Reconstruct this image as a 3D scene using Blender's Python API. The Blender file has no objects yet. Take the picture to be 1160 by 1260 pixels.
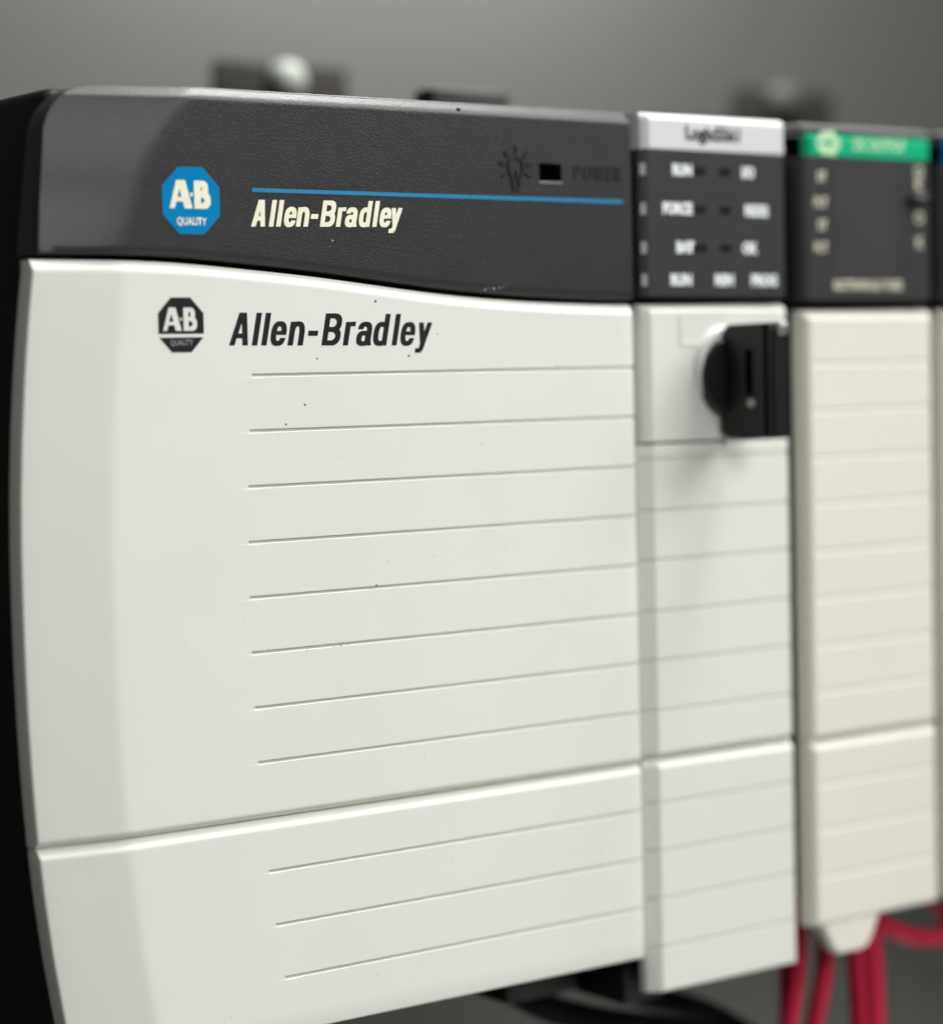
import bpy, bmesh, math, random
import numpy as np
from mathutils import Vector, Matrix
random.seed(7); rng = np.random.default_rng(5)
MM = 0.001
scene = bpy.context.scene
COL = scene.collection

# ------------------------------------------------------------------ camera
cam_d = bpy.data.cameras.new('camera'); cam = bpy.data.objects.new('camera', cam_d); COL.objects.link(cam)
YAW, PITCH, ROLL = math.radians(36.596), math.radians(3.2113), math.radians(-1.2918)
f0 = Vector((math.sin(YAW), math.cos(YAW), 0)); r0 = Vector((math.cos(YAW), -math.sin(YAW), 0)); u0 = Vector((0, 0, 1))
fw = f0*math.cos(PITCH)-u0*math.sin(PITCH); u1 = u0*math.cos(PITCH)+f0*math.sin(PITCH)
rt = r0*math.cos(ROLL)+u1*math.sin(ROLL); up = u1*math.cos(ROLL)-r0*math.sin(ROLL)
cp = Vector((-155.93, -314.24, -0.78))*MM
cam.matrix_world = Matrix(((rt.x, up.x, -fw.x, cp.x), (rt.y, up.y, -fw.y, cp.y), (rt.z, up.z, -fw.z, cp.z), (0, 0, 0, 1)))
cam_d.sensor_fit = 'HORIZONTAL'; cam_d.sensor_width = 36.0; cam_d.lens = 2988.64/1160*36.0
cam_d.clip_start = 0.01; cam_d.clip_end = 20
cam_d.dof.use_dof = True; cam_d.dof.focus_distance = 0.374; cam_d.dof.aperture_fstop = 8.6
scene.camera = cam

# ------------------------------------------------------------------ world, lamps, exposure
world = bpy.data.worlds.new('World'); scene.world = world; world.use_nodes = True
bg = world.node_tree.nodes['Background']; bg.inputs['Color'].default_value = (0.93, 1.0, 0.93, 1); bg.inputs['Strength'].default_value = 0.12

def area(name, loc, target, sx, sy, power, color=(1, 1, 1), spread=180):
    l = bpy.data.lights.new(name, 'AREA'); l.shape = 'RECTANGLE'; l.size = sx; l.size_y = sy; l.energy = power; l.color = color; l.spread = math.radians(spread)
    o = bpy.data.objects.new(name, l); COL.objects.link(o); o.location = loc
    o.rotation_euler = (Vector(target)-Vector(loc)).to_track_quat('-Z', 'Y').to_euler()
    return o
area('ceiling_lamp', (0.36, -0.06, 0.70), (0.13, -0.005, 0.0), 0.45, 0.22, 1.15, (1.0, 0.99, 0.96), 60)
area('room_lamp', (0.84, -0.57, 0.62), (0.10, 0.0, -0.05), 0.75, 0.6, 1.37, (1.0, 1.0, 0.982), 52)
area('front_sheen_fill', (-0.06, -0.88, 0.40), (0.06, 0.0, 0.01), 0.30, 0.22, 0.50, (0.99, 1.0, 0.97), 70)  # added fill, placed for the sheen on the bezel's left facet
area('floor_bounce_lamp', (0.42, -0.62, -0.50), (0.12, 0.0, -0.10), 0.5, 0.4, 0.27, (1.0, 0.975, 0.94), 80)
area('wall_pool_fill', (0.185, 0.085, 0.20), (0.185, 0.152, 0.07), 0.08, 0.03, 1.08, (1.0, 1.0, 0.95))  # added fill without a visible source, pools light on the upper wall
area('lower_wall_fill', (0.33, 0.07, -0.33), (0.27, 0.152, -0.13), 0.26, 0.04, 0.15, (1.0, 0.97, 0.92), 70)  # unseen fill added to lift the wall below the modules
scene.view_settings.view_transform = 'Standard'; scene.view_settings.look = 'None'
scene.view_settings.exposure = 0.0; scene.view_settings.gamma = 1.0
scene.cycles.max_bounces = 8

# ------------------------------------------------------------------ materials
def mat(name, color, rough=0.5, metallic=0.0, bump=0.0, bscale=2500, var=0.0, vscale=60, rvar=0.0, spec=0.5, coat=0.0):
    m = bpy.data.materials.new(name); m.use_nodes = True
    nt = m.node_tree; b = nt.nodes['Principled BSDF']
    b.inputs['Base Color'].default_value = (*color, 1); b.inputs['Roughness'].default_value = rough
    b.inputs['Metallic'].default_value = metallic; b.inputs['Specular IOR Level'].default_value = spec
    b.inputs['Coat Weight'].default_value = coat
    tc = nt.nodes.new('ShaderNodeTexCoord')
    if var > 0 or rvar > 0:
        n = nt.nodes.new('ShaderNodeTexNoise'); n.inputs['Scale'].default_value = vscale; n.inputs['Detail'].default_value = 5
        nt.links.new(tc.outputs['Object'], n.inputs['Vector'])
        if var > 0:
            r = nt.nodes.new('ShaderNodeValToRGB')
            r.color_ramp.elements[0].position = 0.3; r.color_ramp.elements[1].position = 0.7
            r.color_ramp.elements[0].color = (*[c*(1-var) for c in color], 1); r.color_ramp.elements[1].color = (*[min(1, c*(1+var)) for c in color], 1)
            nt.links.new(n.outputs['Fac'], r.inputs['Fac']); nt.links.new(r.outputs['Color'], b.inputs['Base Color'])
        if rvar > 0:
            mr = nt.nodes.new('ShaderNodeMapRange'); mr.inputs['To Min'].default_value = rough-rvar; mr.inputs['To Max'].default_value = rough+rvar
            nt.links.new(n.outputs['Fac'], mr.inputs['Value']); nt.links.new(mr.outputs['Result'], b.inputs['Roughness'])
    if bump > 0:
        n2 = nt.nodes.new('ShaderNodeTexNoise'); n2.inputs['Scale'].default_value = bscale; n2.inputs['Detail'].default_value = 3
        nt.links.new(tc.outputs['Object'], n2.inputs['Vector'])
        bp = nt.nodes.new('ShaderNodeBump'); bp.inputs['Strength'].default_value = bump; bp.inputs['Distance'].default_value = 0.0001
        nt.links.new(n2.outputs['Fac'], bp.inputs['Height']); nt.links.new(bp.outputs['Normal'], b.inputs['Normal'])
    return m
M_DOOR = mat('off_white_plastic', (0.735, 0.738, 0.692), 0.42, bump=0.10, bscale=2200, var=0.012, vscale=45, rvar=0.05)
M_DOOR2 = mat('white_plastic', (0.725, 0.722, 0.68), 0.42, bump=0.10, bscale=2200, var=0.012, vscale=45)
M_DOOR3 = mat('cream_plastic', (0.750, 0.728, 0.655), 0.45, bump=0.10, bscale=2200, var=0.012, vscale=45)
M_BEZEL = mat('charcoal_plastic', (0.021, 0.0205, 0.0225), 0.35, bump=0.65, bscale=4200, var=0.07, vscale=160, rvar=0.04, spec=0.45)
M_PANEL = mat('charcoal_smooth_plastic', (0.036, 0.0355, 0.038), 0.42, bump=0.2, bscale=3000, var=0.05, vscale=90, spec=0.25)
M_BLACK = mat('black_plastic', (0.008, 0.008, 0.008), 0.5, bump=0.3, bscale=1500, spec=0.3)
M_METALBLK = mat('black_painted_metal', (0.010, 0.010, 0.010), 0.55, bump=0.2, bscale=900, spec=0.3)
M_KEY = mat('black_key_plastic', (0.007, 0.007, 0.007), 0.40, bump=0.15, bscale=1800, spec=0.3)
M_CHROME = mat('chrome', (0.80, 0.79, 0.76), 0.16, metallic=1.0)
M_SILVER = mat('satin_silver', (0.80, 0.79, 0.77), 0.35, metallic=0.25)
M_RIVET = mat('dull_steel', (0.32, 0.31, 0.31), 0.38, metallic=0.8)
M_SCREW = mat('zinc_screw', (0.19, 0.205, 0.19), 0.6, spec=0.3)
M_DARKSCREW = mat('dark_screw', (0.06, 0.062, 0.058), 0.7, spec=0.2)  # darker grey than the first screw
M_TAB = mat('dark_zinc_bracket', (0.020, 0.0185, 0.016), 0.8, spec=0.05, var=0.1)
M_WALL = mat('grey_painted_panel', (0.050, 0.051, 0.0475), 0.65, bump=0.1, bscale=300, var=0.03, vscale=9)
M_BLUE = mat('blue_print', (0.0, 0.205, 0.455), 0.5, var=0.04, vscale=400, spec=0.06)
M_BLUELINE = mat('blue_line_print', (0.020, 0.215, 0.42), 0.5, var=0.05, vscale=500, spec=0.2)
M_CREAM = mat('cream_print', (0.86, 0.83, 0.66), 0.5, var=0.04, vscale=600, spec=0.2)
M_INK = mat('black_ink', (0.011, 0.010, 0.013), 0.5, var=0.1, vscale=700, spec=0.2)
M_MOULD = mat('moulded_black', (0.012, 0.012, 0.012), 0.35)
M_VOID = mat('dark_window', (0.001, 0.001, 0.001), 0.9, spec=0.0)
M_SILL = mat('lit_sill_grey', (0.13, 0.13, 0.13), 0.5, spec=0.2)  # paler than the bezel: light caught on the sill, put into its colour
M_LABEL = mat('white_label', (0.66, 0.66, 0.67), 0.4, var=0.01)
M_GREEN = mat('green_label', (0.0, 0.40, 0.195), 0.4, var=0.02, spec=0.2)
M_GREENPRINT = mat('pale_green_print', (0.55, 0.78, 0.50), 0.5, spec=0.2)
M_BLUELABEL = mat('blue_label', (0.01, 0.19, 0.48), 0.4, var=0.02, spec=0.2)
M_PRINT = mat('pale_grey_print', (0.84, 0.88, 0.88), 0.5, spec=0.2)
M_PRINT3 = mat('pale_beige_print', (0.62, 0.60, 0.47), 0.5, spec=0.2)
M_LED = mat('dark_led_lens', (0.010, 0.010, 0.011), 0.3, spec=0.2)
M_TICK = mat('dim_grey_print', (0.5, 0.5, 0.5), 0.5, spec=0.2)
M_CAP = mat('grey_cap_plastic', (0.14, 0.14, 0.15), 0.45)
M_SCREEN = mat('tinted_display_window', (0.052, 0.049, 0.056), 0.28, var=0.05, spec=0.2)
M_RED = mat('red_wire_insulation', (0.44, 0.009, 0.045), 0.5, bump=0.15, bscale=600, var=0.10, vscale=150, spec=0.22)
M_CABLE = mat('black_cable_jacket', (0.010, 0.0095, 0.0095), 0.8, bump=0.2, bscale=900, spec=0.06)
M_SPECK = mat('dark_dust', (0.13, 0.125, 0.13), 0.9)
M_SCUFF = mat('pale_scuff', (0.30, 0.32, 0.34), 0.9)

# ------------------------------------------------------------------ object helpers
def link(name, me, m=None, parent=None, auto=30):
    o = bpy.data.objects.new(name, me); COL.objects.link(o)
    if m: me.materials.append(m)
    if parent: o.parent = parent
    if auto:
        for p in me.polygons: p.use_smooth = True
        me.set_sharp_from_angle(angle=math.radians(auto))
    return o
def thing(name, label, cat, loc=(0, 0, 0), group=None):
    o = bpy.data.objects.new(name, None); COL.objects.link(o); o.empty_display_size = 0.01
    o['label'] = label; o['category'] = cat
    if group: o['group'] = group
    return o
def pyd(verts, faces, merge=True):
    me = bpy.data.meshes.new('mesh'); me.from_pydata([(x*MM, y*MM, z*MM) for x, y, z in verts], [], faces)
    bm = bmesh.new(); bm.from_mesh(me)
    if merge: bmesh.ops.remove_doubles(bm, verts=bm.verts, dist=1e-6)
    bmesh.ops.recalc_face_normals(bm, faces=bm.faces)
    bm.to_mesh(me); bm.free(); return me
def box_bm(bm, x0, x1, y0, y1, z0, z1, bevel=0.0, seg=2):
    r = bmesh.ops.create_cube(bm, size=1.0)
    vs = r['verts']
    for v in vs:
        v.co = Vector(((x0+x1)/2+v.co.x*(x1-x0), (y0+y1)/2+v.co.y*(y1-y0), (z0+z1)/2+v.co.z*(z1-z0)))*MM
    if bevel > 0:
        es = list({e for v in vs for e in v.link_edges})
        bmesh.ops.bevel(bm, geom=es, offset=bevel*MM, segments=seg, affect='EDGES', profile=0.5)
def fin(bm):
    me = bpy.data.meshes.new('mesh'); bmesh.ops.recalc_face_normals(bm, faces=bm.faces); bm.to_mesh(me); bm.free(); return me
def box(name, x0, x1, y0, y1, z0, z1, m, parent=None, bevel=0.0, seg=2):
    bm = bmesh.new(); box_bm(bm, x0, x1, y0, y1, z0, z1, bevel, seg); return link(name, fin(bm), m, parent)
def tube(name, pts, r, m, parent=None, n=14, sub=8):
    # Catmull-Rom swept tube
    P = [np.array(p, float) for p in pts]; P = [2*P[0]-P[1]]+P+[2*P[-1]-P[-2]]; C = []
    for i in range(1, len(P)-2):
        for k in range(sub):
            t = k/sub
            C.append(0.5*((2*P[i])+(-P[i-1]+P[i+1])*t+(2*P[i-1]-5*P[i]+4*P[i+1]-P[i+2])*t*t+(-P[i-1]+3*P[i]-3*P[i+1]+P[i+2])*t**3))
    C.append(P[-2]); verts = []; faces = []
    ref = np.array([0.31, 0.92, 0.2])
    for i, c in enumerate(C):
        d = C[min(i+1, len(C)-1)]-C[max(i-1, 0)]; d /= np.linalg.norm(d)
        a = np.cross(d, ref); a /= np.linalg.norm(a); b = np.cross(d, a)
        for k in range(n):
            t = 2*math.pi*k/n; verts.append(tuple(c+r*(a*math.cos(t)+b*math.sin(t))))
    for i in range(len(C)-1):
        for k in range(n): faces.append((i*n+k, i*n+(k+1) % n, (i+1)*n+(k+1) % n, (i+1)*n+k))
    faces.append(tuple(range(n))); faces.append(tuple((len(C)-1)*n+k for k in range(n)))
    return link(name, pyd(verts, faces), m, parent)
def lathe(name, prof, cx, cz, m, parent=None, n=48):
    # profile of (radius, y) turned about the Y direction through (cx, cz)
    verts = []; faces = []
    for r, y in prof:
        for k in range(n):
            t = 2*math.pi*k/n; verts.append((cx+r*math.cos(t), y, cz+r*math.sin(t)))
    for i in range(len(prof)-1):
        for k in range(n): faces.append((i*n+k, i*n+(k+1) % n, (i+1)*n+(k+1) % n, (i+1)*n+k))
    faces.append(tuple((len(prof)-1)*n+k for k in range(n)))
    return link(name, pyd(verts, faces), m, parent, auto=40)

# ------------------------------------------------------------------ moulded front covers: a grid with rounded or chamfered rims
def cover(cols, rows, ysurf, left, right, top, bot, depth):
    """cols: functions z->x (left to right); rows: functions x->z (top to bottom); ysurf(i, j, x, z) surface depth.
    left/right/top/bot: rim profiles [(outward, back)...]; then a wall to depth."""
    nl, nr, ntp, nb = len(left), len(right), len(top), len(bot)
    I = list(range(-nl-1, len(cols)+nr+1)); J = list(range(-ntp-1, len(rows)+nb+1))
    V = {}; verts = []
    for j in J:
        for i in I:
            ci = min(max(i, 0), len(cols)-1); rj = min(max(j, 0), len(rows)-1)
            z = rows[rj](60.0); x = cols[ci](z); z = rows[rj](x); x = cols[ci](z)
            dx = dz = 0.0; b = 0.0; wall = False
            if i < 0:
                k = min(-i-1, nl-1); dx = -left[k][0]; b = max(b, left[k][1]); wall |= (-i-1 >= nl)
            if i >= len(cols):
                k = min(i-len(cols), nr-1); dx = right[k][0]; b = max(b, right[k][1]); wall |= (i-len(cols) >= nr)
            if j < 0:
                k = min(-j-1, ntp-1); dz = top[k][0]; b = max(b, top[k][1]); wall |= (-j-1 >= ntp)
            if j >= len(rows):
                k = min(j-len(rows), nb-1); dz = -bot[k][0]; b = max(b, bot[k][1]); wall |= (j-len(rows) >= nb)
            y = ysurf(ci, rj, x, z)+b
            if wall: y = depth
            V[i, j] = len(verts); verts.append((x+dx, y, z+dz))
    faces = []
    for j in J[:-1]:
        for i in I[:-1]: faces.append((V[i, j], V[i+1, j], V[i+1, j+1], V[i, j+1]))
    me = pyd(verts, faces)
    bm = bmesh.new(); bm.from_mesh(me)
    bmesh.ops.dissolve_degenerate(bm, edges=bm.edges, dist=1e-7); bm.to_mesh(me); bm.free()
    return me
def rnd(r, n=3):    # quarter round rim
    return [(r*math.sin(a), r*(1-math.cos(a))) for a in [math.pi/2*(k+1)/n for k in range(n)]]
K = lambda c: (lambda _: c)
GW = 0.34           # half width of an engraved line
def groove_rows(zs):
    out = []
    for z in zs:
        for d, g in ((GW*1.8, 0), (GW*0.9, 0), (GW*0.72, 1), (-GW*0.30, 1.0), (-GW*0.62, 0.15), (-GW*0.85, 0.0), (-GW*1.5, 0.0)): out.append((z+d, g))
    return out

# ------------------------------------------------------------------ flat print: outlines filled from signed shapes
def print_mesh(f, x0, x1, z0, z1, h, y, thick=0.0):
    nx = int((x1-x0)/h)+2; nz = int((z1-z0)/h)+2
    xs = x0+np.arange(nx)*h; zs = z0+np.arange(nz)*h
    X, Z = np.meshgrid(xs, zs); F = f(X, Z)
    verts = []; vid = {}; faces = []
    def vert(key, p):
        if key not in vid: vid[key] = len(verts); verts.append(p)
        return vid[key]
    ins = F < 0
    for j in range(nz-1):
        run = None
        for i in range(nx-1):
            c = [(i, j), (i+1, j), (i+1, j+1), (i, j+1)]
            s = [ins[b, a] for a, b in c]; n = sum(s)
            if n == 4:
                if run is None: run = i
            if n != 4 or i == nx-2:
                if run is not None:
                    e = i if n != 4 else i+1
                    q = [(run, j), (e, j), (e, j+1), (run, j+1)]
                    faces.append(tuple(vert(('g',)+p, (xs[p[0]], y, zs[p[1]])) for p in q)); run = None
            if 0 < n < 4:
                poly = []
                for k in range(4):
                    a, b = c[k], c[(k+1) % 4]
                    if s[k]: poly.append(vert(('g',)+a, (xs[a[0]], y, zs[a[1]])))
                    if s[k] != s[(k+1) % 4]:
                        fa, fb = F[a[1], a[0]], F[b[1], b[0]]; t = fa/(fa-fb); t = min(max(t, 0.02), 0.98)
                        key = ('e',)+tuple(sorted((a, b)))
                        poly.append(vert(key, (xs[a[0]]+t*(xs[b[0]]-xs[a[0]]), y, zs[a[1]]+t*(zs[b[1]]-zs[a[1]]))))
                if len(poly) >= 3: faces.append(tuple(poly))
    me = bpy.data.meshes.new('mesh'); me.from_pydata([(a*MM, b*MM, c*MM) for a, b, c in verts], [], faces)
    bm = bmesh.new(); bm.from_mesh(me)
    for fc in bm.faces:
        if fc.normal.y > 0: fc.normal_flip()
    if thick > 0:
        bmesh.ops.dissolve_limit(bm, angle_limit=0.01, verts=bm.verts, edges=bm.edges)
        r = bmesh.ops.extrude_face_region(bm, geom=bm.faces[:])
        for v in [g for g in r['geom'] if isinstance(g, bmesh.types.BMVert)]: v.co.y -= thick*MM
        bmesh.ops.recalc_face_normals(bm, faces=bm.faces)
    bm.to_mesh(me); bm.free(); return me
U = np.minimum
Xn = np.maximum
def seg(X, Z, x0, z0, x1, z1, w):      # bar with square ends
    d = np.array([x1-x0, z1-z0], float); L = np.hypot(*d); d /= L
    a = (X-x0)*d[0]+(Z-z0)*d[1]; b = -(X-x0)*d[1]+(Z-z0)*d[0]
    return Xn(Xn(-a, a-L), np.abs(b)-w/2)
def rect(X, Z, x0, x1, z0, z1): return Xn(Xn(x0-X, X-x1), Xn(z0-Z, Z-z1))
def sup(X, Z, cx, cz, a, b, p=2.6):
    return ((np.abs((X-cx)/a)**p+np.abs((Z-cz)/b)**p)**(1/p)-1)*min(a, b)
def ring(X, Z, x0, x1, z0, z1, w, wz=None, p=2.6):
    wz = wz or w*0.86; cx, cz, a, b = (x0+x1)/2, (z0+z1)/2, (x1-x0)/2, (z1-z0)/2
    return Xn(sup(X, Z, cx, cz, a, b, p), -sup(X, Z, cx, cz, max(a-w, 0.02), max(b-wz, 0.02), p))
def rrect_r(X, Z, x0, x1, z0, z1, r):  # square left corners, round right ones
    px, pz = X-(x1-r), np.abs(Z-(z0+z1)/2)-((z1-z0)/2-r)
    rr = np.hypot(Xn(px, 0), Xn(pz, 0))+U(Xn(px, pz), 0)-r
    return Xn(rr, x0-X)
GX = 1.06
def glyph(ch, X, Z, w):
    X = X/GX
    xh = 0.735
    if ch == 'A':
        W = 0.66
        g = U(seg(X, Z, w*0.50, -0.1, W/2-0.012, 1.12, w*0.98), seg(X, Z, W-w*0.50, -0.1, W/2+0.012, 1.12, w*0.98))
        g = U(g, rect(X, Z, 0.15, W-0.15, 0.22, 0.22+w*0.80)); return Xn(g, rect(X, Z, -0.3, 1.2, 0, 1))
    if ch == 'l': return rect(X, Z, 0, w, 0, 1)
    if ch == 'e':
        W = 0.25+w*1.45; g = ring(X, Z, 0, W, -0.015, xh+0.012, w)
        g = Xn(g, -rect(X, Z, W/2, W+0.2, 0.235, 0.325))
        return U(g, rect(X, Z, w*0.5, W-0.02, 0.325, 0.325+w*0.66))
    if ch == 'n':
        W = 0.245+w*1.5; a = Xn(ring(X, Z, 0.0, W, -0.05, xh+0.012, w), 0.40-Z)
        a = Xn(a, -rect(X, Z, -0.1, w*0.5, 0.3, 1.1))
        return U(U(rect(X, Z, 0, w, 0, xh), a), rect(X, Z, W-w, W, 0, 0.45))
    if ch in 'PR':
        W = 0.66; v = w*0.9
        g = U(Xn(rrect_r(X, Z, 0, W, 0.44, 1.0, 0.27), -rrect_r(X, Z, w, W-w, 0.44+v, 1.0-v, 0.14)), rect(X, Z, 0, w, 0, 1))
        return U(g, Xn(seg(X, Z, 0.30, 0.5, W-w*0.4, -0.05, w), -Z)) if ch == 'R' else g
    if ch == 'O': return ring(X, Z, 0, 0.78, -0.01, 1.01, w)
    if ch == 'E': return U(U(rect(X, Z, 0, w, 0, 1), rect(X, Z, 0, 0.56, 0, w*0.9)), U(rect(X, Z, 0, 0.52, 0.45, 0.45+w*0.85), rect(X, Z, 0, 0.56, 1-w*0.9, 1)))
    if ch == 'W':
        g = U(U(seg(X, Z, 0.08, 1.1, 0.27, -0.05, w), seg(X, Z, 0.27, -0.05, 0.5, 1.05, w)), U(seg(X, Z, 0.5, 1.05, 0.73, -0.05, w), seg(X, Z, 0.73, -0.05, 0.92, 1.1, w)))
        return Xn(g, Xn(-Z, Z-1))
    if ch == '-': return rect(X, Z, 0, 0.33, 0.30, 0.30+w*0.88)
    if ch == 'B':
        W = 0.30+w*1.75; v = w*0.86
        t = Xn(rrect_r(X, Z, 0, W-0.02, 0.50-v/2, 1.0, 0.24), -rrect_r(X, Z, w, W-0.02-w, 0.50+v/2, 1.0-v, 0.13))
        b = Xn(rrect_r(X, Z, 0, W, 0.0, 0.50+v/2, 0.26), -rrect_r(X, Z, w, W-w, v, 0.50-v/2, 0.15)); return U(t, b)
    if ch == 'r':
        a = Xn(ring(X, Z, w*0.25, 0.25+w*1.55, 0.30, xh+0.012, w), 0.60-Z); a = Xn(a, X-(0.12+w*1.25))
        a = Xn(a, -rect(X, Z, -0.1, w*0.5, 0.3, 1.1))
        return U(rect(X, Z, 0, w, 0, xh), a)
    if ch == 'a':
        W = 0.24+w*1.5
        t = Xn(ring(X, Z, 0.015, W, 0.20, xh+0.012, w), 0.505-Z)
        s = rect(X, Z, W-w, W, 0.07, 0.53); foot = seg(X, Z, W-w*0.5, 0.16, W-w*0.5+0.055, -0.03, w*0.9); foot = Xn(foot, -Z)
        b = ring(X, Z, 0, W-w*0.15, -0.015, 0.46, w, w*0.8); b = Xn(b, X-(W-w*0.3))
        return U(U(t, s), U(b, foot))
    if ch == 'd':
        W = 0.25+w*1.45; return U(Xn(ring(X, Z, 0, W+w*0.15, -0.015, xh+0.012, w), X-(W-w*0.4)), rect(X, Z, W-w, W, 0, 1))
    if ch == 'y':
        W = 0.24+w*1.6
        g = U(seg(X, Z, w*0.48, xh+0.1, W/2+0.0, 0.0, w*0.95), seg(X, Z, W-w*0.48, xh+0.1, W/2-0.06, -0.16, w*0.95))
        g = Xn(g, Z-xh); t = rect(X, Z, 0.02, W/2-0.02, -0.235, -0.235+w*0.8)
        return U(Xn(g, -0.235-Z), t)
def wordmark(text, lefts, cap, z0, w, shear, slope=0.0, gx=1.0):
    def f(X, Z):
        global GX
        GX = gx; out = np.full(X.shape, 9.0)
        for ch, lx in zip(text, lefts):
            zz = (Z-z0-slope*(X-lefts[0]))/cap; xx = (X-lx)/cap-shear*zz
            out = U(out, glyph(ch, xx, zz, w))
        return out
    return f
def octagon(X, Z, cx, cz, a, b):
    x, z = np.abs(X-cx)/a, np.abs(Z-cz)/b
    return (Xn(Xn(x, z), (x+z)/1.43)-1)*a
def ab_mark(X, Z, cx, cz, s, w):
    # the joined letter pair of the emblem: wide-footed A and a B, centred on (cx, cz), s = letter height
    x, z = (X-cx)/s, (Z-cz)/s+0.5
    a = U(seg(x, z, -0.83, -0.1, -0.475, 1.1, w*0.80), seg(x, z, -0.10, -0.1, -0.435, 1.1, w*1.25))
    a = U(a, rect(x, z, -0.68, -0.25, 0.24, 0.24+w*0.65)); a = Xn(a, rect(x, z, -2, 2, 0, 1))
    v = w*0.8; W = 0.72
    t = Xn(rrect_r(x, z, 0.11, W-0.03, 0.50-v/2, 1.0, 0.22), -rrect_r(x, z, 0.11+w*1.1, W-0.03-w, 0.50+v/2, 1.0-v, 0.10))
    b = Xn(rrect_r(x, z, 0.11, W+0.06, 0.0, 0.50+v/2, 0.24), -rrect_r(x, z, 0.11+w*1.1, W+0.06-w, v, 0.50-v/2, 0.11))
    dot = rect(x, z, -0.05, 0.05, 0.43, 0.57)
    return U(U(a, dot), U(t, b))*s
def text(name, s, x, z, size, y, m, parent, sx=1.0, bold=0.0, align='CENTER', extrude=0.0, slope=0.0):
    c = bpy.data.curves.new('type', 'FONT'); c.body = s; c.size = size; c.align_x = align; c.align_y = 'CENTER'; c.offset = bold; c.extrude = extrude; c.resolution_u = 3
    t = bpy.data.objects.new('type', c); COL.objects.link(t)
    dg = bpy.context.evaluated_depsgraph_get(); me = bpy.data.meshes.new_from_object(t.evaluated_get(dg))
    bpy.data.objects.remove(t); bpy.data.curves.remove(c)
    for v in me.vertices:
        X = v.co.x*sx; v.co = Vector(((x+X), y-v.co.z, z+v.co.y+slope*X))*MM
    return link(name, me, m, parent, auto=0)

# ================================================================== the panel behind (setting)
bm = bmesh.new(); box_bm(bm, -900, 1500, 152, 156, -800, 800)
o = link('back_wall', fin(bm), M_WALL); o['kind'] = 'structure'

# ================================================================== chassis that carries the modules
ch = thing('rack_chassis', 'black metal rack chassis bolted to the grey panel behind the row of modules', 'equipment rack')
box('back_plate', 116, 520, 138, 141, -104, 58, M_METALBLK, ch, 0.6)
box('top_tray', 113, 520, 20, 137.8, 37.5, 39.5, M_METALBLK, ch, 0.4)
box('bottom_tray', 113, 520, 20, 137.8, -99, -97, M_METALBLK, ch, 0.4)
box('module_latch', 111.5, 130, 55, 62, 42, 53.4, M_METALBLK, ch, 1.5)
def mount_tab(x0, x1, ztop):
    xm = (x0+x1)/2
    bm = bmesh.new(); box_bm(bm, x0, x1, 141.2, 143.4, 50, ztop, 1.2)
    t = link('mounting_tab', fin(bm), M_TAB, ch)
    return t
t = mount_tab(116, 151, 68.6)
lathe('screw', [(4.2, 141.1), (4.2, 138.9), (4.0, 137.9), (3.3, 136.9), (2.2, 136.3), (0.6, 136.0)], 133.4, 64.8, M_SCREW, t)
t = mount_tab(268, 303, 70.8)
lathe('screw', [(4.2, 141.1), (4.2, 138.9), (4.0, 137.9), (3.3, 136.9), (2.2, 136.3), (0.6, 136.0)], 283, 68, M_DARKSCREW, t)
del t

# ================================================================== the wide power supply
ps = thing('power_supply', 'wide off-white power supply with charcoal top and wavy seam, largest unit on the left', 'power supply')
def arc(z):
    if z > -30: return min(1.6*((z+30)/32.0)**2, 3.4+(z-17)*0.13 if z > 17 else 9)
    return 4.3*((-30-z)/62.0)**2.5
WAVE = [(-6, 17.3), (11, 17.25), (22, 17.1), (29, 16.7), (36, 16.1), (43, 15.6), (50, 14.95), (56, 14.3), (62.5, 13.55), (69, 12.8), (75, 12.25), (80, 11.85), (85, 11.5), (92, 11.15), (98.5, 10.9), (106, 10.72), (114, 10.6)]
def wave(x):
    xs, zs = zip(*WAVE); h = 2.5
    return float(np.mean([np.interp(x+d, xs, zs) for d in (-2*h, -h, 0, h, 2*h)]))
XL, XC, XG, XR = -0.85, 12.3, 35.65, 112.0        # left edge, crease, start of the engraved lines, right edge
def colf(x, k): return lambda z: x+k*arc(z)
cols = []; tags = []
for x, k, tg in [(XL, 1, 0), (2, 1, 0), (6, 1, 0), (10, 1, 0), (XC-1.2, 1, 0), (XC-0.5, 1, 0), (XC, 1, 1), (XC+0.5, 1, 1), (XC+1.2, 1, 1)]+[(x, 1, 1) for x in (15, 18, 22, 26, 30, 33)]+[(XG-0.35, 1, 1), (XG, 1, 2)]:
    cols.append(colf(x, k)); tags.append(tg)
for i in range(1, 29):
    x = XG+(XR-XG)*i/28; cols.append(colf(x, (1-i/28)**1.5)); tags.append(2)
def tilt(x, z):            # the left facet falls back from the crease
    d = (XC+arc(z))-x
    return 0.0 if d <= -0.8 else (2.25/13.2)*(d if d > 0.8 else (d+0.8)**2/3.2)
def build_door(name, rowspec, ztop_f, top, bot, m):
    rows = [r[0] if callable(r[0]) else K(r[0]) for r in rowspec]; gs = [r[1] for r in rowspec]
    ys = lambda i, j, x, z: tilt(x, z)+(gs[j]*0.50 if tags[i] == 2 else 0.0)
    return link(name, cover(cols, rows, ys, rnd(0.35), rnd(0.4), top, bot, 6.0), m, ps, auto=28)
S = 8.4135
zs_up = [-k*S for k in range(8)]
spec = []
CH = 1.75
for t in [0, 0.03]+list(np.linspace(0, 1, 9)[1:-1]): spec.append(((lambda t: (lambda x: (wave(x)-CH)*(1-t)+1.6*t))(t), 0))
spec += groove_rows(zs_up); 
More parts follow.
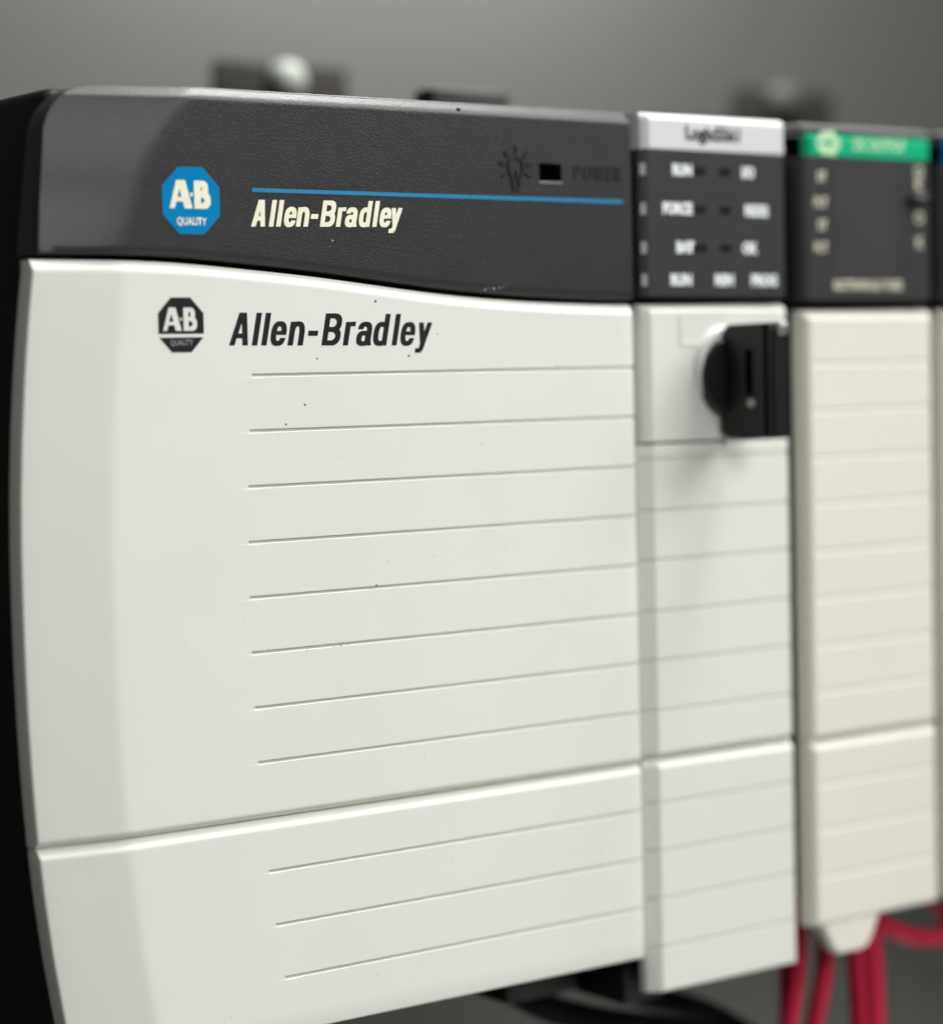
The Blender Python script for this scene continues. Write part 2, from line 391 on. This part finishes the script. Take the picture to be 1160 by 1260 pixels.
for z in [-61.5, -63.5, -66.2, -66.6]: spec.append((z, 0))
BRK = [(0.25, 0.05), (0.55, 0.25), (1.45, 1.15), (1.62, 1.5)]
chamfer_top = [(0.25, 0.04), (0.55, 0.2), (CH*0.95, 1.05), (CH, 1.5)]
chamfer_bot = [(0.12, 0.03), (0.30, 0.16), (0.95, 1.0), (1.05, 1.25)]
upper = build_door('upper_door', spec, wave, chamfer_top, chamfer_bot, M_DOOR)
zs_lo = [-k*S-0.1 for k in (9, 10, 11)]
spec = [(-69.4, 0), (-69.7, 0), (-71, 0), (-73, 0)]+groove_rows(zs_lo)+[(z, 0) for z in (-95, -98, -100.9)]
lower = build_door('lower_door', spec, None, BRK, rnd(0.45), M_DOOR)
box('housing', 8.0, 110.6, 9.3, 128, -103.5, 42.9, M_BLACK, ps, 2.2, 3)
box('underside_block', 96, 112.5, 18, 52, -110.5, -103.6, M_BLACK, ps, 1.0)  # plain black block filling the dark area below the door
box('door_backing', 8.0, 110.8, 4.6, 9.2, -100, 14, M_BLACK, ps)
# charcoal bezel
NB, MB_ = 74, 44
def bez_left(z):
    e = -0.2+arc(z)*1.0
    if z > 35.2:
        d = min((z-35.2)/7.6, 1.0); e += 7.6*(1-math.sqrt(max(0.0, 1-d*d)))*0.9
    return e
ZT = 41.3
def smax(a, b, k):
    h = max(k-abs(a-b), 0.0)/k; return max(a, b)+h*h*k*0.25
def bez_y(x, z):
    f = min(max((28.5-z)/14.0, 0.0), 1.0); f = f*f*(3-2*f)
    a = (0.27-0.07*f)*((18.2-3.4*f)-x)+0.0085*max(z-24.5, 0.0)**2
    c = 0.80*(z-ZT-0.10)
    return smax(0.0, a, 0.12+0.5*f)+smax(0.0, c, 0.4)
fr = [0, .006, .014, .026, .04, .055, .07, .085, .1, .112, .124, .136, .148, .16, .172, .184, .2, .22, .245, .27]+list(np.linspace(.3, .97, NB-24))+[.98, .99, .996, 1.0]
fz = list(np.linspace(0, .55, 14))+list(np.linspace(.58, .9, 18))+list(np.linspace(.91, 1.0, 14))
def bcol(u):
    return lambda z: bez_left(z)*(1-u)+112.3*u
def brow(v):
    return lambda x: (wave(x)+1.15)*(1-v)+42.85*v
bz = cover([bcol(u) for u in fr], [brow(v) for v in fz[::-1]], lambda i, j, x, z: bez_y(x, z)+0.12, rnd(0.2), rnd(0.6), rnd(0.15), [(0.15, 0.1), (0.3, 0.4), (0.4, 1.0)], 9.5)
bezel = link('bezel', bz, M_BEZEL, ps, auto=40)
FY = 0.12
# print on the bezel
oct_b = print_mesh(lambda X, Z: octagon(X, Z, 27.15, 26.05, 4.85, 4.95), 22, 32.4, 20.8, 31.4, 0.16, FY-0.03)
link('emblem', oct_b, M_BLUE, bezel, auto=0)
link('emblem_letters', print_mesh(lambda X, Z: ab_mark(X, Z, 27.2, 26.95, 4.15, 0.25), 23.0, 31.5, 24.5, 29.4, 0.09, FY-0.06), M_CREAM, bezel, auto=0)
text('emblem_motto', 'QUALITY', 27.1, 22.95, 1.55, FY-0.06, M_CREAM, bezel, sx=0.78, bold=0.035)
L1 = [37.3, 40.5, 41.8, 43.05, 45.35, 47.85, 49.7, 52.65, 54.2, 56.75, 59.45, 60.65, 62.6]
link('brand_lettering', print_mesh(wordmark('Allen-Bradley', L1, 4.02, 22.42, 0.205, 0.20, 0.016, 0.98), 36.5, 67.5, 20.8, 27.6, 0.075, FY-0.03), M_CREAM, bezel, auto=0)
bm = bmesh.new(); box_bm(bm, 37.7, 110.6, FY-0.05, FY+0.05, 27.62, 28.22)
link('blue_stripe', fin(bm), M_BLUELINE, bezel, auto=0)
def bulb(X, Z):
    cx, cz = 88.1, 33.1
    g = Xn(np.hypot(X-cx, Z-cz)-1.75, -(np.hypot(X-cx, Z-cz)-1.22)); g = Xn(g, (cz-0.8)-Z)
    g = U(g, U(seg(X, Z, cx-1.38, cz-0.6, cx-0.72, cz-2.2, 0.5), seg(X, Z, cx+1.38, cz-0.6, cx+0.72, cz-2.2, 0.5)))
    g = U(g, rect(X, Z, cx-0.95, cx-0.35, cz-3.6, cz-2.1)); g = U(g, rect(X, Z, cx+0.35, cx+0.95, cz-3.6, cz-2.1))
    g = U(g, rect(X, Z, cx-0.7, cx+0.7, cz-3.9, cz-3.5)); g = U(g, seg(X, Z, cx, cz-0.6, cx, cz-2.4, 0.3))
    for a in (-28, 8, 45, 90, 135, 172, 208):
        t = math.radians(a); g = U(g, seg(X, Z, cx+2.15*math.cos(t), cz+2.15*math.sin(t), cx+3.45*math.cos(t), cz+3.45*math.sin(t), 0.46))
    return g
link('lamp_symbol', print_mesh(bulb, 84, 92.2, 28.6, 37.2, 0.11, FY+0.02, 0.22), M_MOULD, bezel, auto=30)
win = box('indicator_window', 92.9, 97.5, FY-0.04, FY+0.3, 31.0, 33.8, M_VOID, bezel)
link('indicator_sill', pyd([(92.8, FY+0.05, 30.5), (97.6, FY+0.05, 30.5), (97.6, FY-0.12, 30.55), (92.8, FY-0.12, 30.55), (92.8, FY+0.05, 31.0), (97.6, FY+0.05, 31.0)], [(0, 1, 2, 3), (3, 2, 5, 4), (0, 3, 4), (1, 5, 2)]), M_SILL, bezel, auto=0)
link('power_lettering', print_mesh(wordmark('POWER', [100.2, 102.2, 104.4, 107.15, 108.95], 2.35, 31.3, 0.19, 0.0), 99.8, 111.2, 31.0, 34.0, 0.09, FY+0.02, 0.16), M_MOULD, bezel, auto=30)
# print on the upper door
SY = -0.03
def emb2(X, Z):
    o8 = octagon(X, Z, 24.75, 7.7, 3.85, 4.05)
    cut = rect(X, Z, 20, 30, 5.85, 6.38)
    return Xn(Xn(o8, -cut), -ab_mark(X, Z, 24.8, 8.55, 3.45, 0.23))
link('emblem', print_mesh(emb2, 20.5, 29.2, 3.3, 12.1, 0.07, SY), M_INK, upper, auto=0)
text('emblem_motto', 'QUALITY', 24.75, 5.05, 1.15, SY-0.03, mat('grey_print', (0.33, 0.33, 0.34), 0.5), upper, sx=0.8)
L2 = [32.75, 36.85, 38.5, 39.95, 43.2, 46.65, 49.35, 53.3, 55.65, 58.75, 62.5, 63.95, 67.05]
link('brand_lettering', print_mesh(wordmark('Allen-Bradley', L2, 4.95, 4.57, 0.182, 0.205, -0.010, 1.08), 31.5, 72.5, 2.6, 10.4, 0.085, SY), M_INK, upper, auto=0)
# specks of dirt on the cover
def specks(name, pts, m, parent, y, lift=0.4):
    verts = []; faces = []
    for x, z, r in pts:
        n = 9; b = len(verts); a0 = rng.uniform(0, 6); el = rng.uniform(0.6, 1.0)
        for k in range(n):
            t = 2*math.pi*k/n+a0; rr = r*rng.uniform(0.7, 1.1); verts.append((x+rr*math.cos(t), y, z+rr*el*math.sin(t)))
        verts.append((x, y-r*lift, z))
        for k in range(n): faces.append((b+k, b+(k+1) % n, b+n))
    o = link(name, pyd(verts, faces, False), m, parent, auto=60); o['kind'] = 'stuff'; return o
pts = [(46.06, -4.64, .26), (42.59, -7.53, .22), (48.52, 2.4, .2), (65.79, 2.6, .3), (58.48, -33.3, .26), (79.68, -11.8, .16), (59.67, 11.2, .26), (95.64, 0.3, .22), (51.6, -42.2, .16), (52.8, -42.1, .14), (45.33, -42.4, .14), (97, 9.2, .18), (50.2, -42.3, .1), (71.5, 6.0, .14), (33, -22, .08), (24, -40, .1), (84, -29, .1), (103, -52, .1), (67, -61, .1)]
pts += [(rng.uniform(16, 110), rng.uniform(-65, 8), rng.uniform(0.04, 0.09)) for _ in range(26)]
specks('dust_speck', pts, M_SPECK, upper, -0.01)
specks('dust_speck', [(101, -97.5, .12), (99.2, -97.6, .1), (57, -95, .12), (95, -84, .08), (72, -79, .09), (40, -88, .07), (30, -97, .08)], M_SPECK, lower, -0.01)
specks('scuff_mark', [(81.2, 13.05, .22), (82.0, 13.3, .16), (83.0, 13.2, .26), (84.2, 13.4, .2), (85.0, 13.5, .14), (80.2, 12.95, .1), (85.8, 13.9, .1), (52, 20.5, .22), (51.5, 19.6, .12)], M_SCUFF, bezel, FY-0.005)
M_SMUDGE = mat('faint_smudge', (0.655, 0.665, 0.655), 0.55)
def smears(n, x0, x1, z0, z1):
    return [(rng.uniform(x0, x1), rng.uniform(z0, z1), rng.uniform(0.12, 0.45)) for _ in range(n)]
specks('smudge_mark', smears(7, 98, 105, -99, -95)+smears(5, 97, 104, -84, -80), M_SMUDGE, lower, -0.006, 0.01)
specks('smudge_mark', smears(7, 20, 108, -64, -6), M_SMUDGE, upper, -0.006, 0.01)
specks('chip_mark', [(76.9, 41.6, .55), (77.5, 41.0, .35)], M_VOID, bezel, FY+0.3)

# ================================================================== narrow modules: shared builder for their doors
def slim_cover(name, parent, m, x0, x1, z0, z1, grooves, left, right, top, bot, depth, gd=0.42, gw=1.0, ymid=0.0, g0=0):
    xs = [x0, x0+0.5]+list(np.linspace(x0+1, x1-0.5, 7))+[x1]; spec = [z1, z1-0.25]; gs = [0, 0]
    for z in grooves:
        for d, g in ((GW*1.8*gw, 0), (GW*0.9*gw, 0), (GW*0.72*gw, 1), (-GW*0.30*gw, 1.0), (-GW*0.56*gw, 0.15), (-GW*0.75*gw, 0.0), (-GW*1.5*gw, 0.0)): spec.append(z+d); gs.append(g)
    spec += [z0+0.25, z0]; gs += [0, 0]
    return link(name, cover([K(x) for x in xs], [K(z) for z in spec], lambda i, j, x, z: ymid+(gs[j]*gd if i >= g0 else 0.0), left, right, top, bot, depth), m, parent, auto=28)
LCH = [(0.12, 0.03), (1.35, 1.1), (1.6, 2.0)]
LCH2 = [(0.12, 0.03), (2.25, 1.9), (2.4, 2.6)]

cm = thing('controller_module', 'slim white controller module with white top label and key switch, beside the power supply', 'controller module')
box('housing', 115.4, 148.0, 6.2, 120, -105, 42.0, M_BLACK, cm, 1.0)
box('bottom_block', 113.5, 123, 7, 24, -111.5, -104.5, M_BLACK, cm, 0.8)  # plain black block below the left end of the door
slim_cover('display_panel', cm, M_PANEL, 116.2, 147.7, 12.2, 36.6, [], LCH, rnd(0.4), rnd(0.2), rnd(0.3), 6.0)
lab = slim_cover('top_label', cm, M_LABEL, 116.6, 147.6, 37.2, 41.9, [], LCH, rnd(0.5), [(0.35, 0.06), (0.9, 0.6), (1.2, 1.3)], rnd(0.2), 6.0, ymid=-0.25)
text('model_lettering', 'Logix5561', 131.2, 39.9, 3.2, -0.29, M_INK, lab, sx=0.98, bold=0.15, slope=-0.01)
dp = [c for c in cm.children if c.name.startswith('display_panel')][0]
def tick(z): link('light_slot', pyd([(115.85, 0.15, z-1.0), (115.1, 0.76, z-1.0), (115.1, 0.76, z+1.0), (115.85, 0.15, z+1.0)], [(0, 1, 2, 3)]), M_TICK, dp, auto=0)
for z in (33.6, 26.9, 20.3, 14.8): tick(z)
def pill(name, x0, x1, z, hh, y, m, par):
    return box(name, x0, x1, y-0.04, y+0.2, z-hh, z+hh, m, par, 0.02, 1)
for z, a, b, ax, bx in [(33.6, 'RUN', 'I/O', 124.05, 139.4), (27.0, 'FORCE', 'RS232', 122.9, 141.3), (20.4, 'BAT', 'OK', 124.4, 139.5)]:
    text('indicator_lettering', a, ax if a != 'FORCE' else 122.8, z, 2.5, -0.02, M_PRINT, dp, sx=0.86, bold=0.16)
    text('indicator_lettering', b, bx, z, 2.5, -0.02, M_PRINT, dp, sx=0.86, bold=0.16)
    pill('indicator_lens', 126.7, 129.4, z, 0.7, 0.0, M_LED, dp); pill('indicator_lens', 132.6, 135.3, z, 0.7, 0.0, M_LED, dp)
for s, x in (('RUN', 123.4), ('REM', 133.4), ('PROG', 142.9)):
    text('indicator_lettering', s, x, 14.8, 2.5, -0.02, M_PRINT, dp, sx=0.92, bold=0.16)
kb = slim_cover('switch_block', cm, M_DOOR2, 116.4, 147.7, -12.6, 9.2, [], LCH, rnd(0.5), [(0.3, 0.06), (0.8, 0.5), (1.5, 1.8)], [(0.1, 0.03), (0.25, 0.2), (0.35, 0.6)], 3.0)
# shallow raised outline around the key switch
for nm, x0, x1, z0, z1 in (('raised_rib', 122.8, 123.2, 3.6, 9.0), ('raised_rib', 123.2, 131, 3.6, 4.0)): box(nm, x0, x1, -0.14, 0.2, z0, z1, M_DOOR2, kb, 0.06, 1)
kd = slim_cover('upper_door', cm, M_DOOR2, 116.5, 147.8, -66.2, -13.55, [-15.75]+[-24.6, -33.1, -41.9, -50.4, -59.1], LCH2, rnd(0.5), [(0.08, 0.03), (0.22, 0.2), (0.3, 0.6)], chamfer_bot, 3.4)
slim_cover('lower_door', cm, M_DOOR2, 116.5, 147.9, -107.6, -69.1, [-75.1, -83.4, -91.7, -100.2], LCH2, rnd(0.5), BRK, rnd(0.5), 3.4)
sw = lathe('switch_collar_glint', [(7.35, 0.3), (7.35, -0.5), (7.0, -1.0), (6.2, -1.2)], 133.2, -0.35, M_SILVER, cm)  # silver collar set off-centre; its crescent stands in for the rim highlight
lathe('key_barrel', [(7.05, 0.2), (7.05, -1.6), (6.75, -2.0), (0.3, -2.1)], 133.75, -1.7, M_MOULD, sw)

# the key left in its switch
ky = thing('switch_key', 'black plastic key standing in the round switch of the controller module', 'key')
bm = bmesh.new()
out = [(-0.8, 5.6), (-2.2, 7.1), (-13.2, 7.1), (-13.9, 6.4), (-13.9, -11.9), (-13.2, -12.6), (-1.6, -12.6), (-0.6, -11.6), (-0.6, -7.0)]
verts = [(131.4, y, z) for y, z in out]+[(135.1, y, z) for y, z in out]; n = len(out)
me = pyd(verts, [tuple(range(n)), tuple(range(n, 2*n))]+[(i, (i+1) % n, n+(i+1) % n, n+i) for i in range(n)])
bm = bmesh.new(); bm.from_mesh(me); bmesh.ops.bevel(bm, geom=bm.edges[:], offset=0.35*MM, segments=2, affect='EDGES'); 
link('key_head', fin(bm), M_KEY, ky)
kh = ky.children[0]
box('slot', 131.34, 131.6, -8.8, -7.2, -5.2, 2.6, M_VOID, kh, 0.02)
box('edge_channel', 131.33, 131.6, -12.6, -11.7, -12.0, 6.8, M_VOID, kh, 0.02)
bm = bmesh.new(); bmesh.ops.create_uvsphere(bm, u_segments=18, v_segments=10, radius=1.0)
for v in bm.verts: v.co = Vector((131.35+v.co.x*0.35, -8.3+v.co.y*1.15, -6.5+v.co.z*0.85))*MM
link('rivet', fin(bm), M_RIVET, ky)
box('key_shaft', 132.4, 134.1, -1.6, 6, -6, 2.6, M_RIVET, ky, 0.2)
box('edge_highlight', 132.6, 135.25, -14.1, -11.6, 4.9, 7.25, M_RIVET, ky, 0.5)  # small steel block standing in for the highlight on the key's corner

# output module with the green label
def io_module(root, X0, label_mat, full=True):
    x0, x1 = X0, X0+30.6
    box('housing', x0-2.4, x1+0.3, 6.2, 120, -98, 41.6, M_BLACK, root, 1.0)
    lc = [(0.7, 0.15), (1.6, 0.9), (2.2, 2.0)]
    dpn = slim_cover('display_panel', root, M_PANEL, x0, x1, 11.6, 36.9, [], lc, rnd(0.5), rnd(0.2), rnd(0.3), 6.0)
    lb = slim_cover('top_label', root, label_mat, x0+0.5, x1, 37.4, 40.4, [], [(0.4, 0.1), (0.8, 0.5), (1.0, 1.1)], rnd(0.4), [(0.3, 0.06), (0.8, 0.6), (1.0, 1.2)], rnd(0.2), 1.6, ymid=-0.15)
    box('top_cap', x0-1.9, x1+0.3, 0.1, 7, 41.55, 42.9, M_CAP, root, 0.55)
    gr = [-0.1, -8.5, -17.0, -25.4, -34.0, -42.6, -51.2, -59.6]
    lc2 = [(0.4, 0.07), (1.0, 0.5), (1.5, 1.4), (1.8, 2.6)]
    ud = slim_cover('upper_door', root, M_DOOR3, x0, x1-0.2, -67.2, 7.7, gr, lc2, [(0.5, 0.1), (1.0, 0.6), (1.2, 1.2)], [(0.4, 0.06), (1.1, 0.6), (1.9, 1.9)], chamfer_bot, 3.4, gd=0.22, gw=1.5, g0=1)
    ld = slim_cover('lower_door', root, M_DOOR3, x0, x1-0.2, -101.6, -70.1, [-76.5, -84.9, -93.5], lc2, [(0.5, 0.1), (1.0, 0.6), (1.2, 1.2)], BRK, rnd(0.8), 3.4, gd=0.22, gw=1.5, g0=1)
    return dpn, lb, ud, ld
om = thing('output_module', 'slim cream output module with green top label, red wires below', 'output module')
dpn, lb, ud, ld = io_module(om, 154.4, M_GREEN)
# wiring tongue at the foot of the door
tg = [(155.0, -101.9), (157.4, -106.6), (159.0, -108.4), (166.4, -108.4), (168.0, -106.6), (170.4, -101.9)]
verts = [(x, 0.15, z) for x, z in tg]+[(x, 3.2, z) for x, z in tg]; n = len(tg)
me = pyd(verts, [tuple(range(n)), tuple(range(n, 2*n))]+[(i, (i+1) % n, n+(i+1) % n, n+i) for i in range(n)])
bm = bmesh.new(); bm.from_mesh(me); bmesh.ops.bevel(bm, geom=bm.edges[:], offset=0.5*MM, segments=3, affect='EDGES')
link('wiring_tongue', fin(bm), M_DOOR3, om)
def arrow_disc(X, Z):
    cx, cz = 158.4, 39.6
    g = np.hypot(X-cx, Z-cz)-2.15
    g = U(g, Xn(Xn(seg(X, Z, cx+1.2, cz+2.2, cx+3.4, cz, 1.0), -9), -9)); g = U(g, seg(X, Z, cx+1.2, cz-2.2, cx+3.4, cz, 1.0))
    a = U(seg(X, Z, cx-1.6, cz, cx+1.4, cz, 0.55), U(seg(X, Z, cx+0.3, cz+1.1, cx+1.6, cz, 0.5), seg(X, Z, cx+0.3, cz-1.1, cx+1.6, cz, 0.5)))
    return Xn(g, -a)
link('output_symbol', print_mesh(arrow_disc, 155, 163, 36.9, 42.3, 0.14, -0.19), M_GREENPRINT, lb, auto=0)
text('type_lettering', 'DC OUTPUT', 172.1, 39.6, 2.9, -0.19, M_GREENPRINT, lb, sx=0.80, bold=0.08)
scr = box('display_window', 161.0, 176.2, -0.05, 0.3, 15.6, 36.4, M_SCREEN, dpn, 0.03, 1)
for s, x, z in (('ST', 157.4, 33.5), ('FLT', 157.1, 28.9), ('ST', 157.4, 24.8), ('FLT', 157.0, 20.8)):
    text('indicator_lettering', s, x, z, 2.5, -0.03, M_PRINT3, dpn, sx=0.85, bold=0.07)
for s, z in (('O', 35.0), ('K', 32.7), ('O', 26.6), ('K', 22.0)):
    text('indicator_lettering', s, 182.6, z, 2.9, -0.03, M_PRINT3, dpn, sx=0.95, bold=0.10)
text('fuse_lettering', 'ELECTRONICALLY FUSED', 169.0, 14.1, 2.3, -0.03, M_PRINT3, dpn, sx=0.68, bold=0.09)
bm = bmesh.new(); box_bm(bm, 179.6, 184.2, -1.6, 0.4, 29.2, 30.9, 0.5)
link('door_latch', fin(bm), M_MOULD, dpn)

# next module, only its edge is in the frame
im = thing('input_module', 'cream module with blue top label, cut off by the right frame edge', 'input module')
io_module(im, 191.0, M_BLUELABEL)

# ================================================================== wiring
def wire(label, pts, r=1.7):
    o = tube('red_wire', pts, r, M_RED); o['label'] = label; o['category'] = 'wire'; o['group'] = 'red wires below the output module'
    return o
wire('red wire nearest the controller module, hanging from the left corner of the output module', [(158.5, 12, -92), (159.2, 11, -104), (158.2, 10, -112), (155.5, 9.5, -121), (151, 9, -138)])
wire('dark red wire hanging straight down behind the leftmost pair', [(160.5, 16, -92), (161.5, 16, -108), (160.5, 15, -120), (159, 14, -140)])
wire('red wire slanting down to the left just beside the wiring tongue', [(168.0, 11, -92), (167.0, 11, -106), (165.4, 10.5, -115), (162.2, 10, -124), (157, 10, -140)])
wire('left red wire of the bundle dropping under the wiring tongue', [(172.0, 10, -92), (172.8, 10, -106), (173.6, 10, -116), (174.2, 10, -126), (174.2, 10, -142)], 1.75)
wire('middle red wire of the bundle dropping under the wiring tongue', [(175.0, 9, -92), (175.4, 9, -106), (176.3, 9, -116), (176.6, 9, -126), (176.6, 9, -142)], 1.7)
wire('right red wire of the bundle dropping under the wiring tongue', [(178.6, 11, -92), (178.9, 11, -106), (179.6, 11, -116), (180.0, 11, -126), (179.6, 11, -142)], 1.7)
wire('red wire curving sideways to the right frame edge', [(176, 12, -98), (180.5, 11, -106.5), (186, 10, -110.3), (193, 10, -112.3), (203, 10, -112.6), (214, 10, -110)], 1.8)
wire('thin red wire crossing above the sideways one at the right edge', [(193, 16, -98), (197, 15, -104), (203, 15, -110), (210, 15, -120)], 1.3)
def cable(label, pts, r):
    o = tube('black_cable', pts, r, M_CABLE); o['label'] = label; o['category'] = 'cable'; o['group'] = 'black cables under the power supply'
cable('thick black cable sagging right from under the power supply, lower one', [(92, 36, -94), (102, 33, -107), (113, 31, -115.5), (127, 30, -121.0), (148, 30, -127.0), (175, 32, -138), (205, 34, -160)], 2.6)
cable('black cable sagging right from under the power supply, upper one', [(106, 44, -92), (114, 41, -105), (125, 38, -113), (141, 36, -119.5), (162, 36, -128), (190, 36, -148)], 2.4)
